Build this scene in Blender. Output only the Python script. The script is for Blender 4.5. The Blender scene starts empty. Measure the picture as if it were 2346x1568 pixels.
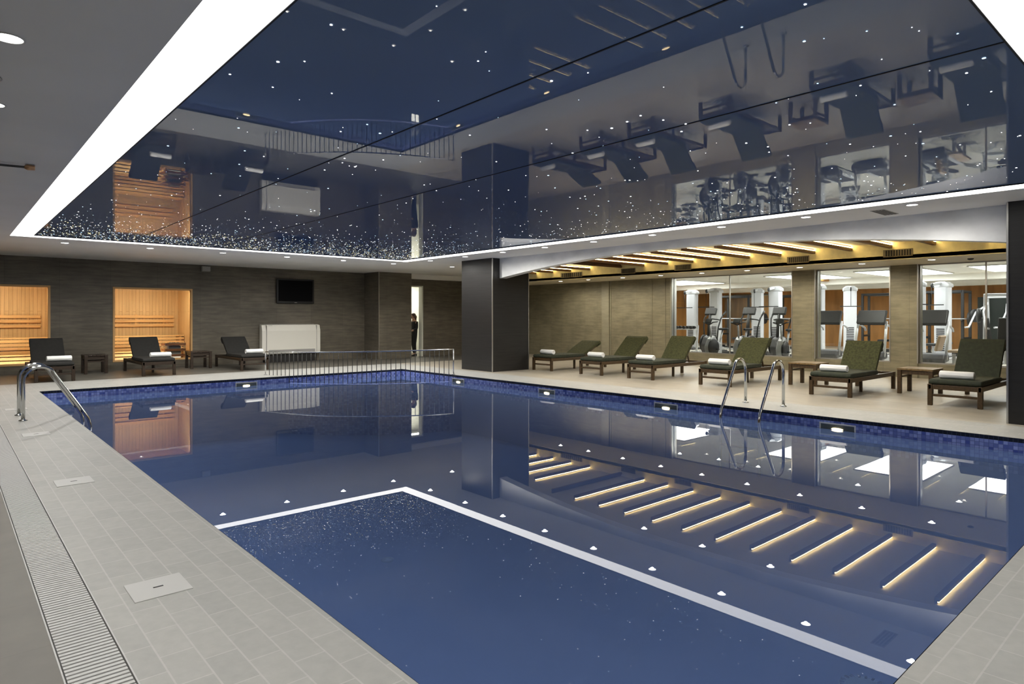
import bpy, bmesh, math, random
from mathutils import Vector, Matrix
rnd = random.Random(7)
scene = bpy.context.scene
COL = scene.collection
PI = math.pi
WATER = -0.18
H = 3.13          # soffit height

# ------------------------------------------------------------------ materials
def nodes_of(name):
    m = bpy.data.materials.new(name); m.use_nodes = True
    nt = m.node_tree; nt.nodes.clear()
    return m, nt, nt.nodes, nt.links

def pbr(name, col, rough=0.5, metal=0.0, spec=0.5, noise=None, bump=None, coat=0.0):
    """noise=(scale xyz, amount, detail) multiplies the base colour with a soft procedural variation"""
    m, nt, N, L = nodes_of(name)
    out = N.new('ShaderNodeOutputMaterial'); b = N.new('ShaderNodeBsdfPrincipled')
    L.new(b.outputs[0], out.inputs[0])
    b.inputs['Base Color'].default_value = (*col, 1); b.inputs['Roughness'].default_value = rough
    b.inputs['Metallic'].default_value = metal; b.inputs['Specular IOR Level'].default_value = spec
    b.inputs['Coat Weight'].default_value = coat
    if noise or bump:
        tc = N.new('ShaderNodeTexCoord')
    if noise:
        sc, amt, det = noise
        mp = N.new('ShaderNodeMapping'); mp.inputs['Scale'].default_value = sc
        L.new(tc.outputs['Object'], mp.inputs[0])
        nz = N.new('ShaderNodeTexNoise'); nz.inputs['Scale'].default_value = 1; nz.inputs['Detail'].default_value = det
        L.new(mp.outputs[0], nz.inputs['Vector'])
        mr = N.new('ShaderNodeMapRange'); mr.inputs['From Min'].default_value = 0.3; mr.inputs['From Max'].default_value = 0.7
        mr.inputs['To Min'].default_value = 1 - amt; mr.inputs['To Max'].default_value = 1 + amt
        L.new(nz.outputs[0], mr.inputs['Value'])
        vm = N.new('ShaderNodeVectorMath'); vm.operation = 'SCALE'; vm.inputs[0].default_value = col
        L.new(mr.outputs[0], vm.inputs['Scale']); L.new(vm.outputs[0], b.inputs['Base Color'])
    if bump:
        sc, st = bump
        nb = N.new('ShaderNodeTexNoise'); nb.inputs['Scale'].default_value = sc; nb.inputs['Detail'].default_value = 3
        L.new(tc.outputs['Object'], nb.inputs['Vector'])
        bp = N.new('ShaderNodeBump'); bp.inputs['Strength'].default_value = st; bp.inputs['Distance'].default_value = 0.01
        L.new(nb.outputs[0], bp.inputs['Height']); L.new(bp.outputs[0], b.inputs['Normal'])
    return m

def emit(name, col, strength):
    m, nt, N, L = nodes_of(name)
    out = N.new('ShaderNodeOutputMaterial'); e = N.new('ShaderNodeEmission')
    e.inputs[0].default_value = (*col, 1); e.inputs[1].default_value = strength
    L.new(e.outputs[0], out.inputs[0]); return m

def tiles(name, c1, c2, mortar, w, h, ms=0.003, rough=0.4, offset=0.5, swap=False, streak=None, spec=0.5, bias=0.0, grain=None):
    """brick / tile pattern laid in metres on box-projected UVs"""
    m, nt, N, L = nodes_of(name)
    out = N.new('ShaderNodeOutputMaterial'); b = N.new('ShaderNodeBsdfPrincipled'); L.new(b.outputs[0], out.inputs[0])
    b.inputs['Roughness'].default_value = rough; b.inputs['Specular IOR Level'].default_value = spec
    uv = N.new('ShaderNodeUVMap'); uv.uv_map = 'UVMap'
    src = uv.outputs[0]
    if swap:
        se = N.new('ShaderNodeSeparateXYZ'); cb = N.new('ShaderNodeCombineXYZ')
        L.new(src, se.inputs[0]); L.new(se.outputs[1], cb.inputs[0]); L.new(se.outputs[0], cb.inputs[1]); src = cb.outputs[0]
    br = N.new('ShaderNodeTexBrick'); L.new(src, br.inputs['Vector'])
    br.offset = offset; br.squash = 1
    br.inputs['Scale'].default_value = 1; br.inputs['Brick Width'].default_value = w; br.inputs['Row Height'].default_value = h
    br.inputs['Mortar Size'].default_value = ms; br.inputs['Mortar Smooth'].default_value = 0.1; br.inputs['Bias'].default_value = bias
    br.inputs['Color1'].default_value = (*c1, 1); br.inputs['Color2'].default_value = (*c2, 1); br.inputs['Mortar'].default_value = (*mortar, 1)
    col = br.outputs[0]
    for st in (streak, grain):
        if not st: continue
        sc, amt = st
        mp = N.new('ShaderNodeMapping'); mp.inputs['Scale'].default_value = sc; L.new(src, mp.inputs[0])
        nz = N.new('ShaderNodeTexNoise'); nz.inputs['Scale'].default_value = 1; nz.inputs['Detail'].default_value = 5; nz.inputs['Roughness'].default_value = 0.6
        L.new(mp.outputs[0], nz.inputs['Vector'])
        mr = N.new('ShaderNodeMapRange'); mr.inputs['From Min'].default_value = 0.3; mr.inputs['From Max'].default_value = 0.7
        mr.inputs['To Min'].default_value = 1 - amt; mr.inputs['To Max'].default_value = 1 + amt
        L.new(nz.outputs[0], mr.inputs['Value'])
        vm = N.new('ShaderNodeVectorMath'); vm.operation = 'SCALE'; L.new(col, vm.inputs[0]); L.new(mr.outputs[0], vm.inputs['Scale'])
        col = vm.outputs[0]
    L.new(col, b.inputs['Base Color'])
    return m

def clear(name, tint, ior, rough=0.0, bump=None):
    """Fresnel mirror over a clear tinted pane (glass, water)"""
    m, nt, N, L = nodes_of(name)
    out = N.new('ShaderNodeOutputMaterial'); mx = N.new('ShaderNodeMixShader')
    fr = N.new('ShaderNodeFresnel'); fr.inputs[0].default_value = ior
    gl = N.new('ShaderNodeBsdfGlossy'); gl.inputs['Roughness'].default_value = rough; gl.inputs['Color'].default_value = (1, 1, 1, 1)
    tr = N.new('ShaderNodeBsdfTransparent'); tr.inputs[0].default_value = (*tint, 1)
    L.new(fr.outputs[0], mx.inputs[0]); L.new(tr.outputs[0], mx.inputs[1]); L.new(gl.outputs[0], mx.inputs[2]); L.new(mx.outputs[0], out.inputs[0])
    if bump:
        tc = N.new('ShaderNodeTexCoord'); nb = N.new('ShaderNodeTexNoise'); nb.inputs['Scale'].default_value = bump[0]; nb.inputs['Detail'].default_value = 2
        L.new(tc.outputs['Object'], nb.inputs['Vector'])
        bp = N.new('ShaderNodeBump'); bp.inputs['Strength'].default_value = bump[1]; bp.inputs['Distance'].default_value = 0.01
        L.new(nb.outputs[0], bp.inputs['Height'])
        L.new(bp.outputs[0], gl.inputs['Normal']); L.new(bp.outputs[0], fr.inputs['Normal'])
    return m

M = {}
M['soffit'] = pbr('soffit_paint', (.90, .895, .88), .6, noise=((.8, .8, .8), .04, 2))
M['star'] = pbr('gloss_navy_stretch_ceiling', (.19, .262, .41), .004, spec=.15)
M['seam'] = pbr('dark_seam', (.004, .005, .008), .6)
M['strip'] = emit('light_strip_diffuser', (1, .985, .95), 2.25)
M['lens'] = emit('downlight_lens', (1, .97, .9), 9)
M['bezel'] = pbr('white_bezel', (.75, .75, .73), .4)
M['led'] = emit('warm_led', (1, .78, .34), 13.0)
M['mosaic'] = tiles('pool_mosaic', (.08, .12, .46), (.40, .48, .85), (.12, .16, .42), .05, .05, .003, .25, 0.0)
M['coursedark'] = tiles('dark_tile_course', (.006, .008, .016), (.012, .016, .034), (.04, .05, .08), .05, .06, .003, .25, 0.0)
M['basin'] = tiles('pool_blue_tiles', (.135, .225, .52), (.15, .245, .55), (.14, .23, .53), .3, .3, .004, .4, 0.0)
M['water'] = clear('pool_water', (.86, .93, 1.0), 1.333, 0.0, bump=(1.1, .02))
def cloudy(m, col, amount):
    nt = m.node_tree; N = nt.nodes; L = nt.links
    mix = [n for n in N if n.type == 'MIX_SHADER'][0]; tr = [n for n in N if n.type == 'BSDF_TRANSPARENT'][0]
    d = N.new('ShaderNodeBsdfDiffuse'); d.inputs[0].default_value = (*col, 1)
    m2 = N.new('ShaderNodeMixShader'); m2.inputs[0].default_value = amount
    L.new(tr.outputs[0], m2.inputs[1]); L.new(d.outputs[0], m2.inputs[2]); L.new(m2.outputs[0], mix.inputs[1])
cloudy(M['water'], (.092, .142, .30), .64)
M['glass'] = clear('clear_glass', (.93, .96, .95), 1.45)
M['coping'] = tiles('pale_coping_tiles', (.335, .335, .315), (.37, .368, .345), (.43, .425, .405), .286, .1428, .004, .5, .5, swap=True, grain=((14, 14, 1), .06))
M['copingx'] = tiles('pale_coping_tiles_across', (.335, .335, .315), (.37, .368, .345), (.43, .425, .405), .286, .1428, .004, .5, .5, grain=((14, 14, 1), .06))
M['floor'] = tiles('brown_floor_tiles', (.108, .101, .084), (.117, .108, .09), (.098, .09, .075), .6, .6, .003, .45, 0.0, grain=((3, 3, 1), .12))
M['lounge'] = tiles('beige_floor_tiles', (.33, .30, .245), (.36, .325, .265), (.285, .26, .212), .6, .6, .003, .4, 0.0, grain=((4, 1.2, 1), .12))
M['grate'] = pbr('white_grate_plastic', (.50, .50, .49), .5)
M['gutter'] = pbr('dark_gutter', (.10, .10, .095), .8)
M['lid'] = pbr('white_lid_plastic', (.48, .48, .465), .45)
M['stone'] = tiles('brown_stone_wall_tiles', (.115, .101, .076), (.138, .120, .092), (.078, .068, .052), 1.2, .6, .003, .45, .0, streak=((1.6, 14, 1), .28), grain=((.9, 1.1, 1), .25))
M['stonewarm'] = tiles('taupe_stone_wall_tiles', (.205, .185, .122), (.235, .212, .142), (.15, .135, .09), .6, 1.2, .003, .45, .0, streak=((2, 14, 1), .2), grain=((1.3, 1.5, 1), .2))
M['stonepale'] = pbr('pale_stone_strip', (.27, .25, .18), .45, noise=((3, 3, 12), .1, 4))
M['pillar'] = tiles('dark_pillar_tiles', (.015, .014, .0135), (.018, .0168, .016), (.010, .0095, .009), 1.4, .6, .002, .38, .0, streak=((1.2, 22, 1), .3))
M['steel'] = pbr('polished_steel', (.62, .62, .60), .12, 1.0)
M['brushed'] = pbr('brushed_steel_trim', (.55, .54, .51), .35, 1.0)
M['darksteel'] = pbr('dark_steel', (.075, .075, .07), .35, .5)
M['concrete'] = pbr('grey_plaster_valance', (.90, .90, .89), .5, noise=((1.3, 1.3, 2.2), .16, 4))
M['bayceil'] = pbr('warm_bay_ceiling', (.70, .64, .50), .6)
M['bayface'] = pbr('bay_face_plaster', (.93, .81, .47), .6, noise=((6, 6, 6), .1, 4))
M['beamwood'] = pbr('dark_beam_wood', (.12, .055, .022), .5, noise=((2, 30, 30), .3, 3))
M['vent'] = pbr('vent_metal', (.22, .18, .11), .5)
M['dark'] = pbr('dark_void', (.012, .011, .010), .7)
M['wood'] = pbr('lounger_hardwood', (.064, .037, .014), .45, noise=((3, 30, 30), .35, 4))
M['woodtop'] = pbr('table_hardwood', (.20, .130, .052), .45, noise=((3, 25, 25), .3, 4))
M['wooddark'] = pbr('dark_hardwood', (.030, .018, .010), .45, noise=((3, 30, 30), .35, 4))  # very dark hardwood of the far-wall loungers and tables
M['cushion'] = pbr('dark_green_cushion', (.026, .032, .018), .85, noise=((18, 18, 18), .25, 4), bump=(120, .3))
M['backcloth'] = pbr('olive_back_cover', (.050, .054, .018), .9, noise=((26, 26, 26), .4, 5), bump=(150, .4))
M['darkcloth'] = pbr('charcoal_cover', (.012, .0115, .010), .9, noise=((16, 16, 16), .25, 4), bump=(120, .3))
M['towel'] = pbr('white_towel', (.90, .90, .88), .95, bump=(240, .5))
M['tvblack'] = pbr('tv_bezel', (.006, .006, .007), .3)
M['tvscreen'] = pbr('tv_screen', (.002, .002, .003), .5, spec=.08)
M['acwhite'] = pbr('off_white_enamel', (.82, .80, .72), .45)
M['acgrey'] = pbr('grey_grille', (.36, .35, .33), .5)
M['saunawood'] = tiles('sauna_vertical_boards', (.62, .42, .21), (.70, .48, .25), (.34, .21, .09), 2.4, .095, .004, .5, .3, swap=True, streak=((1.0, 26, 1), .14))
M['saunaslat'] = pbr('sauna_slat_wood', (.72, .44, .19), .5, noise=((2, 20, 20), .18, 4))
M['saunadark'] = pbr('sauna_heater_wood', (.28, .10, .03), .5, noise=((2, 20, 20), .3, 4))
M['saunaframe'] = pbr('sauna_window_lining', (.62, .37, .15), .5)
M['rocks'] = pbr('sauna_stones', (.06, .055, .05), .9, noise=((9, 9, 9), .4, 4))
M['gymceil'] = pbr('gym_ceiling_paint', (.88, .86, .80), .6)
M['gymfloor'] = pbr('gym_floor_vinyl', (.58, .55, .48), .35)
M['gymwood'] = pbr('gym_orange_wood', (.42, .20, .055), .5, noise=((4, 4, .6), .25, 4))
M['gympanel'] = emit('gym_light_panel', (1, .99, .96), 5.0)
M['gymgrey'] = pbr('gym_grey_wall', (.30, .31, .30), .4)
M['darkreflect'] = pbr('dark_reflection_tone', (.018, .024, .022), .2)  # dark green tone imitating a reflection of the pool hall
M['mirror'] = pbr('gym_mirror', (.62, .66, .64), .03, 1.0)
M['silver'] = pbr('machine_silver', (.55, .56, .58), .35, .3)
M['whiteplastic'] = pbr('machine_white', (.56, .57, .60), .4)
M['rubber'] = pbr('black_rubber', (.012, .012, .013), .55)
M['machdark'] = pbr('machine_charcoal', (.05, .05, .055), .45)
M['pad'] = pbr('beige_vinyl_pad', (.55, .42, .30), .5)
M['corridor'] = pbr('corridor_white', (.78, .78, .68), .6)
M['skin'] = pbr('skin', (.52, .30, .21), .55)
M['hair'] = pbr('dark_brown_hair', (.045, .018, .010), .5)
M['suit'] = pbr('black_clothes', (.012, .012, .014), .8)
M['shirt'] = pbr('white_cloth', (.75, .74, .72), .8)
M['shoe'] = pbr('black_leather', (.01, .01, .01), .4)
M['copper'] = pbr('copper_tip', (.60, .36, .20), .35, .6)
M['warmlamp'] = emit('skimmer_lamp', (1, .76, .42), 4)
M['greyplastic'] = pbr('grey_green_plastic', (.10, .125, .125), .5)
M['draingrey'] = pbr('drain_grey', (.40, .52, .52), .5)
M['starw'] = emit('star_white', (1, .98, .95), 3.2)
M['starb'] = emit('star_blue', (.6, .85, 1), 2.0)
M['stary'] = emit('star_yellow', (1, .86, .45), 1.6)
M['slot'] = pbr('black_slot', (.02, .02, .02), .6)
M['speaker'] = pbr('grey_speaker', (.33, .32, .29), .5)
M['eye'] = pbr('eye_dark', (.02, .015, .01), .2)
M['lip'] = pbr('lip', (.40, .16, .13), .5)

# ------------------------------------------------------------------ mesh builder
class MB:
    def __init__(s): s.bm = bmesh.new(); s.mi = 0
    def face(s, vs):
        try: f = s.bm.faces.new(vs); f.material_index = s.mi; return f
        except ValueError: return None
    def poly(s, pts): return s.face([s.bm.verts.new(p) for p in pts])
    def hexa(s, P):
        v = [s.bm.verts.new(p) for p in P]
        for q in ((3, 2, 1, 0), (4, 5, 6, 7), (0, 1, 5, 4), (1, 2, 6, 5), (2, 3, 7, 6), (3, 0, 4, 7)): s.face([v[i] for i in q])
        return s
    def box(s, x0, y0, z0, x1, y1, z1):
        return s.hexa([(x0, y0, z0), (x1, y0, z0), (x1, y1, z0), (x0, y1, z0), (x0, y0, z1), (x1, y0, z1), (x1, y1, z1), (x0, y1, z1)])
    def cbox(s, c, d):
        return s.box(c[0]-d[0]/2, c[1]-d[1]/2, c[2]-d[2]/2, c[0]+d[0]/2, c[1]+d[1]/2, c[2]+d[2]/2)
    def mbox(s, mat, d):
        P = [(sx*d[0]/2, sy*d[1]/2, sz*d[2]/2) for sz in (-1, 1) for sx, sy in ((-1, -1), (1, -1), (1, 1), (-1, 1))]
        return s.hexa([mat @ Vector(p) for p in P])
    def bar(s, a, b, w, h):
        """square bar from a to b"""
        a, b = Vector(a), Vector(b); d = (b-a); L = d.length; d.normalize()
        up = Vector((0, 0, 1)) if abs(d.z) < .95 else Vector((1, 0, 0))
        y = up.cross(d).normalized(); z = d.cross(y)
        mt = Matrix((d, y, z)).transposed().to_4x4(); mt.translation = (a+b)/2
        return s.mbox(mt, (L, w, h))
    def tube(s, pts, r, n=10, caps=True):
        pts = [Vector(p) for p in pts]; rings = []; m = len(pts); prev = None
        for i, p in enumerate(pts):
            t = (pts[min(i+1, m-1)] - pts[max(i-1, 0)]).normalized()
            if prev is None:
                a = Vector((0, 0, 1)) if abs(t.z) < .9 else Vector((1, 0, 0)); u = a.cross(t).normalized()
            else:
                u = (prev - t*prev.dot(t)).normalized()
            prev = u; w = t.cross(u); rr = r[i] if isinstance(r, (list, tuple)) else r
            rings.append([s.bm.verts.new(p + (u*math.cos(2*PI*k/n) + w*math.sin(2*PI*k/n))*rr) for k in range(n)])
        for A, B in zip(rings, rings[1:]):
            for k in range(n):
                f = s.face([A[k], A[(k+1) % n], B[(k+1) % n], B[k]])
                if f: f.smooth = True
        if caps: s.face(rings[0][::-1]); s.face(rings[-1])
        return s
    def cyl(s, a, b, r, n=16, r2=None): return s.tube([a, b], [r, r if r2 is None else r2], n)
    def lathe(s, prof, o=(0, 0, 0), n=20, axis='z'):
        rings = []
        for r, h in prof:
            ring = []
            for k in range(n):
                c, q = math.cos(2*PI*k/n)*r, math.sin(2*PI*k/n)*r
                p = {'z': (c, q, h), 'y': (c, h, q), 'x': (h, c, q)}[axis]
                ring.append(s.bm.verts.new((p[0]+o[0], p[1]+o[1], p[2]+o[2])))
            rings.append(ring)
        for A, B in zip(rings, rings[1:]):
            for k in range(n):
                f = s.face([A[k], A[(k+1) % n], B[(k+1) % n], B[k]])
                if f: f.smooth = True
        s.face(rings[0][::-1]); s.face(rings[-1]); return s
    def prism(s, poly, lo, hi, plane='xz'):
        """extrude a 2-D outline; plane 'xz' extrudes along y, 'yz' along x, 'xy' along z"""
        def P(a, b, t): return {'xz': (a, t, b), 'yz': (t, a, b), 'xy': (a, b, t)}[plane]
        A = [s.bm.verts.new(P(a, b, lo)) for a, b in poly]; B = [s.bm.verts.new(P(a, b, hi)) for a, b in poly]
        n = len(poly); s.face(A[::-1]); s.face(B)
        for i in range(n): s.face([A[i], A[(i+1) % n], B[(i+1) % n], B[i]])
        return s
    def ball(s, c, r, n=12, sq=(1, 1, 1)):
        m = n//2; prof = []
        rings = []
        for i in range(1, m):
            t = PI*i/m; ring = []
            for k in range(n):
                a = 2*PI*k/n
                ring.append(s.bm.verts.new((c[0]+r*sq[0]*math.sin(t)*math.cos(a), c[1]+r*sq[1]*math.sin(t)*math.sin(a), c[2]+r*sq[2]*math.cos(t))))
            rings.append(ring)
        top = s.bm.verts.new((c[0], c[1], c[2]+r*sq[2])); bot = s.bm.verts.new((c[0], c[1], c[2]-r*sq[2]))
        for k in range(n):
            for f in (s.face([top, rings[0][k], rings[0][(k+1) % n]]), s.face([bot, rings[-1][(k+1) % n], rings[-1][k]])):
                if f: f.smooth = True
        for A, B in zip(rings, rings[1:]):
            for k in range(n):
                f = s.face([A[k], B[k], B[(k+1) % n], A[(k+1) % n]])
                if f: f.smooth = True
        return s
    def build(s, name, mat, parent=None, bevel=0.0, seg=2, smooth=False, sub=0):
        bm = s.bm
        bmesh.ops.recalc_face_normals(bm, faces=bm.faces)
        uvl = bm.loops.layers.uv.new('UVMap')
        for f in bm.faces:
            n = f.normal; ax, ay, az = abs(n.x), abs(n.y), abs(n.z)
            if smooth: f.smooth = True
            for l in f.loops:
                c = l.vert.co
                l[uvl].uv = (c.y, c.z) if ax >= ay and ax >= az else ((c.x, c.z) if ay >= az else (c.x, c.y))
        me = bpy.data.meshes.new(name); bm.to_mesh(me); bm.free()
        for mm in (mat if isinstance(mat, (list, tuple)) else [mat]): me.materials.append(M[mm])
        o = bpy.data.objects.new(name, me); COL.objects.link(o)
        if parent: o.parent = parent
        if bevel:
            b = o.modifiers.new('edge', 'BEVEL'); b.width = bevel; b.segments = seg; b.limit_method = 'ANGLE'; b.angle_limit = .7
        if sub:
            q = o.modifiers.new('soft', 'SUBSURF'); q.levels = sub; q.render_levels = sub
        return o

def tag(o, label=None, cat=None, group=None, kind=None):
    if label: o['label'] = label
    if cat: o['category'] = cat
    if group: o['group'] = group
    if kind: o['kind'] = kind
    return o
def thing(name, label, cat, loc=(0, 0, 0), rz=0, group=None, kind=None):
    o = bpy.data.objects.new(name, None); COL.objects.link(o); o.empty_display_size = .2
    o.location = loc; o.rotation_euler = (0, 0, rz)
    return tag(o, label, cat, group, kind)
def struct(mb, name, mat, label=None, parent=None, bevel=0, cat=None):
    o = mb.build(name, mat, parent, bevel)
    if not parent: tag(o, label, cat, None, 'structure')
    return o
def kids(o): return [c for c in bpy.data.objects if c.parent == o]
def copy_tree(o, parent=None):
    c = o.copy(); COL.objects.link(c)
    if parent: c.parent = parent
    for ch in kids(o): copy_tree(ch, c)
    return c
ORD = ['first', 'second', 'third', 'fourth', 'fifth', 'sixth', 'seventh', 'eighth', 'ninth', 'tenth', 'eleventh', 'twelfth', 'thirteenth', 'fourteenth', 'fifteenth', 'sixteenth']
def arc2(cx, cz, r, a0, a1, n): return [(cx+r*math.cos(math.radians(a0+(a1-a0)*i/n)), cz+r*math.sin(math.radians(a0+(a1-a0)*i/n))) for i in range(n+1)]

# ------------------------------------------------------------------ pool, deck, floors
PX0, PX1, PY0, PY1 = 1.457, 9.98, .93, 16.08
RX0, RX1, RY0, RY1 = 1.0, 10.22, .55, 16.23      # outer edge of the luminous border
SW = .364
DEEP = -1.45
b = MB()
b.poly([(PX0, PY0, DEEP), (PX1, PY0, DEEP), (PX1, PY1, DEEP), (PX0, PY1, DEEP)])
zt = -.45
b.mi = 0
for (xa, ya, xb, yb) in ((PX0, PY0, PX1, PY0), (PX1, PY0, PX1, PY1), (PX1, PY1, PX0, PY1), (PX0, PY1, PX0, PY0)):
    b.poly([(xa, ya, DEEP), (xb, yb, DEEP), (xb, yb, zt), (xa, ya, zt)])
basin = struct(b, 'pool_basin', 'basin', 'deep blue tiled basin of the swimming pool below the water')
b = MB()
for (xa, ya, xb, yb) in ((PX0+.006, PY0+.006, PX1-.006, PY0+.006), (PX1-.006, PY0+.006, PX1-.006, PY1-.006), (PX1-.006, PY1-.006, PX0+.006, PY1-.006), (PX0+.006, PY1-.006, PX0+.006, PY0+.006)):
    b.mi = 0; b.poly([(xa, ya, zt), (xb, yb, zt), (xb, yb, -.055), (xa, ya, -.055)])
    b.mi = 1; b.poly([(xa, ya, -.055), (xb, yb, -.055), (xb, yb, -.004), (xa, ya, -.004)])
struct(b, 'waterline_mosaic', ['mosaic', 'coursedark'], 'blue mosaic band with a dark top row around the pool edge')
b = MB(); b.poly([(PX0, PY0, WATER), (PX1, PY0, WATER), (PX1, PY1, WATER), (PX0, PY1, WATER)])
struct(b, 'pool_water', 'water', 'still mirror-like blue water filling the swimming pool')

GX0, GX1 = .372, .605                              # overflow grate
LX = 11.05                                         # outer edge of the right coping
FY = 18.12                                         # outer edge of the far coping
b = MB()                                           # pale pool surround, left and right runs
b.mi = 0
b.box(GX1, -3, -.3, PX0, FY, 0); b.box(PX1, -3, -.3, LX, FY, 0)
b.mi = 1
b.box(PX0, PY1, -.3, PX1, FY, 0); b.box(PX0, -3, -.3, PX1, PY0, 0)
struct(b, 'pool_surround', ['coping', 'copingx'], 'pale small-tiled paving running around the pool')
b = MB()
b.box(-2.6, -3, -.3, GX0, 23.2, 0); b.box(GX0, FY, -.3, 15.5, 20.75, 0); b.box(GX0, 20.75, -.3, 15.5, 23.2, 0)
struct(b, 'floor', 'floor', 'brown-grey floor tiles on the left and along the far wall')
b = MB(); b.box(LX, -3, -.3, 18, FY, 0); b.box(15.5, FY, -.3, 18, 20.75, 0)
struct(b, 'lounge_floor', 'lounge', 'beige floor tiles of the lounging bay on the right')
# overflow grate
g = thing('overflow_grate', 'long white slatted overflow grating in the left deck', 'grate', (0, 0, 0))
b = MB(); b.box(GX0, -3, -.3, GX1, FY, -.035); b.build('gutter', 'gutter', g)
b = MB(); b.box(GX0, -3, -.035, GX0+.006, FY, .001); b.box(GX1-.006, -3, -.035, GX1, FY, .001)
y = 1.0
while y < FY-.05:
    b.box(GX0+.012, y, -.022, GX1-.012, y+.021, 0.0); y += .034
b.build('slats', 'grate', g)
# skimmer lids in the deck
nm = ['beside the near end of the grating', 'in the left deck, second from the camera', 'in the left deck, third from the camera', 'in the left deck just short of the near ladder']
for i, y in enumerate((3.97, 7.04, 10.2, 13.2)):
    if i == 3: nm[3] = 'in the left deck beyond the near ladder'
    t = thing('skimmer_lid', 'square white skimmer lid ' + nm[i], 'lid', (.895, y, 0), 0, 'square lids in the left deck')
    b = MB(); b.cbox((0, 0, .002), (.285, .285, .006)); b.build('cover', 'lid', t, .003)
    b = MB(); b.cbox((0, 0, .0055), (.05, .012, .002)); b.build('finger_slot', 'slot', t)

# skimmers with a warm lamp in the pool wall
def skimmer(loc, rz, label):
    t = thing('pool_skimmer', label, 'skimmer', loc, rz, 'skimmers in the pool wall')
    b = MB()   # local: x along wall, -y out to the pool
    w, z0, z1 = .26, -.30, -.085
    b.box(-w, -.02, z1-.02, w, 0, z1); b.box(-w, -.02, z0, -w+.02, 0, z1-.02); b.box(w-.02, -.02, z0, w, 0, z1-.02); b.box(-w, -.02, z0-.02, w, 0, z0)
    b.build('frame', 'bezel', t, .003)
    b = MB(); b.box(-w+.02, -.008, z0, w-.02, -.001, z1-.02); b.build('flap', 'greyplastic', t)
    b = MB(); b.ball((0, -.012, WATER+.012), .085, 16, (1, .14, .20)); b.build('lamp', 'warmlamp', t)
for y, n in ((13.35, 'near the corner railing, right pool wall'), (10.1, 'in the right pool wall below the second lounger'), (6.98, 'in the right pool wall left of the far ladder'), (3.95, 'in the right pool wall right of the far ladder')):
    skimmer((PX1, y, 0), -PI/2, 'framed skimmer opening with warm lamp ' + n)
skimmer((5.56, PY1, 0), 0, 'framed skimmer opening with warm lamp in the far pool wall')
# drains on the basin floor
t = thing('pool_drain', 'round slotted grey drain in the near corner of the pool bottom', 'drain', (5.46, 1.95, DEEP))
b = MB(); b.lathe([(.19, 0), (.19, .012), (.15, .02), (.05, .022), (.01, .022)], n=28); b.mi = 1
for k in range(20):
    a = 2*PI*k/20; mt = Matrix.Translation((.165*math.cos(a), .165*math.sin(a), .02)) @ Matrix.Rotation(a, 4, 'Z'); b.mbox(mt, (.035, .02, .012))
b.build('cover', ['draingrey', 'slot'], t)
t = thing('floor_inlet', 'small round grey inlet in the middle of the pool bottom', 'inlet', (4.04, 6.84, DEEP))
b = MB(); b.lathe([(.075, 0), (.075, .012), (.05, .02), (.045, .012), (.01, .012)], n=20); b.build('ring', 'draingrey', t)

# curved wall and railing across the far right corner
CX, CY = 8.14, 15.185
pA, pB = Vector((6.28, 16.75)), Vector((10.02, 13.62))
ch = (pB-pA); nrm = Vector((-abs(ch.y), -abs(ch.x))).normalized()
def railpt(t, sag=.62): return pA + ch*t + nrm*(sag*4*t*(1-t))
b = MB()
def wallpt(t): return railpt(t, .66)
ts = [i/40 for i in range(41)]
ins = [wallpt(t) for t in ts]; ins = [p for p in ins if p.x < PX1 and p.y < PY1]
for p, q in zip(ins, ins[1:]):
    n = Vector((-(q-p).y, (q-p).x)).normalized()*.06
    b.hexa([(p.x-n.x, p.y-n.y, DEEP), (q.x-n.x, q.y-n.y, DEEP), (q.x+n.x, q.y+n.y, DEEP), (p.x+n.x, p.y+n.y, DEEP), (p.x-n.x, p.y-n.y, WATER+.006), (q.x-n.x, q.y-n.y, WATER+.006), (q.x+n.x, q.y+n.y, WATER+.006), (p.x+n.x, p.y+n.y, WATER+.006)])
struct(b, 'shallow_pool_wall', 'mosaic', 'curved low mosaic wall closing off the shallow corner of the pool')
t = thing('pool_railing', 'thin curved steel railing across the far corner of the pool', 'railing', (pA.x, pA.y, 0))
off = Vector((pA.x, pA.y, 0))
zr = lambda q: .60 + .065*q
b = MB(); b.tube([Vector((*railpt(q), zr(q)))-off for q in ts], .015, 8); b.build('handrail', 'steel', t)
for q in (0, 1):
    b = MB(); p = Vector((*railpt(q), 0))-off; b.cyl(p, p+Vector((0, 0, zr(q))), .017, 8); b.lathe([(.045, 0), (.045, .012), (.022, .016)], p, 12); b.build('post', 'steel', t)
nb_ = 41
for i in range(1, nb_):
    q = i/nb_; p = railpt(q); ground = 0 if (p.x > PX1 or p.y > PY1) else WATER
    b = MB(); p = Vector((p.x, p.y, 0))-off; b.cyl(p+Vector((0, 0, ground)), p+Vector((0, 0, zr(q))), .0085, 6); b.build('baluster', 'darksteel', t)

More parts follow.
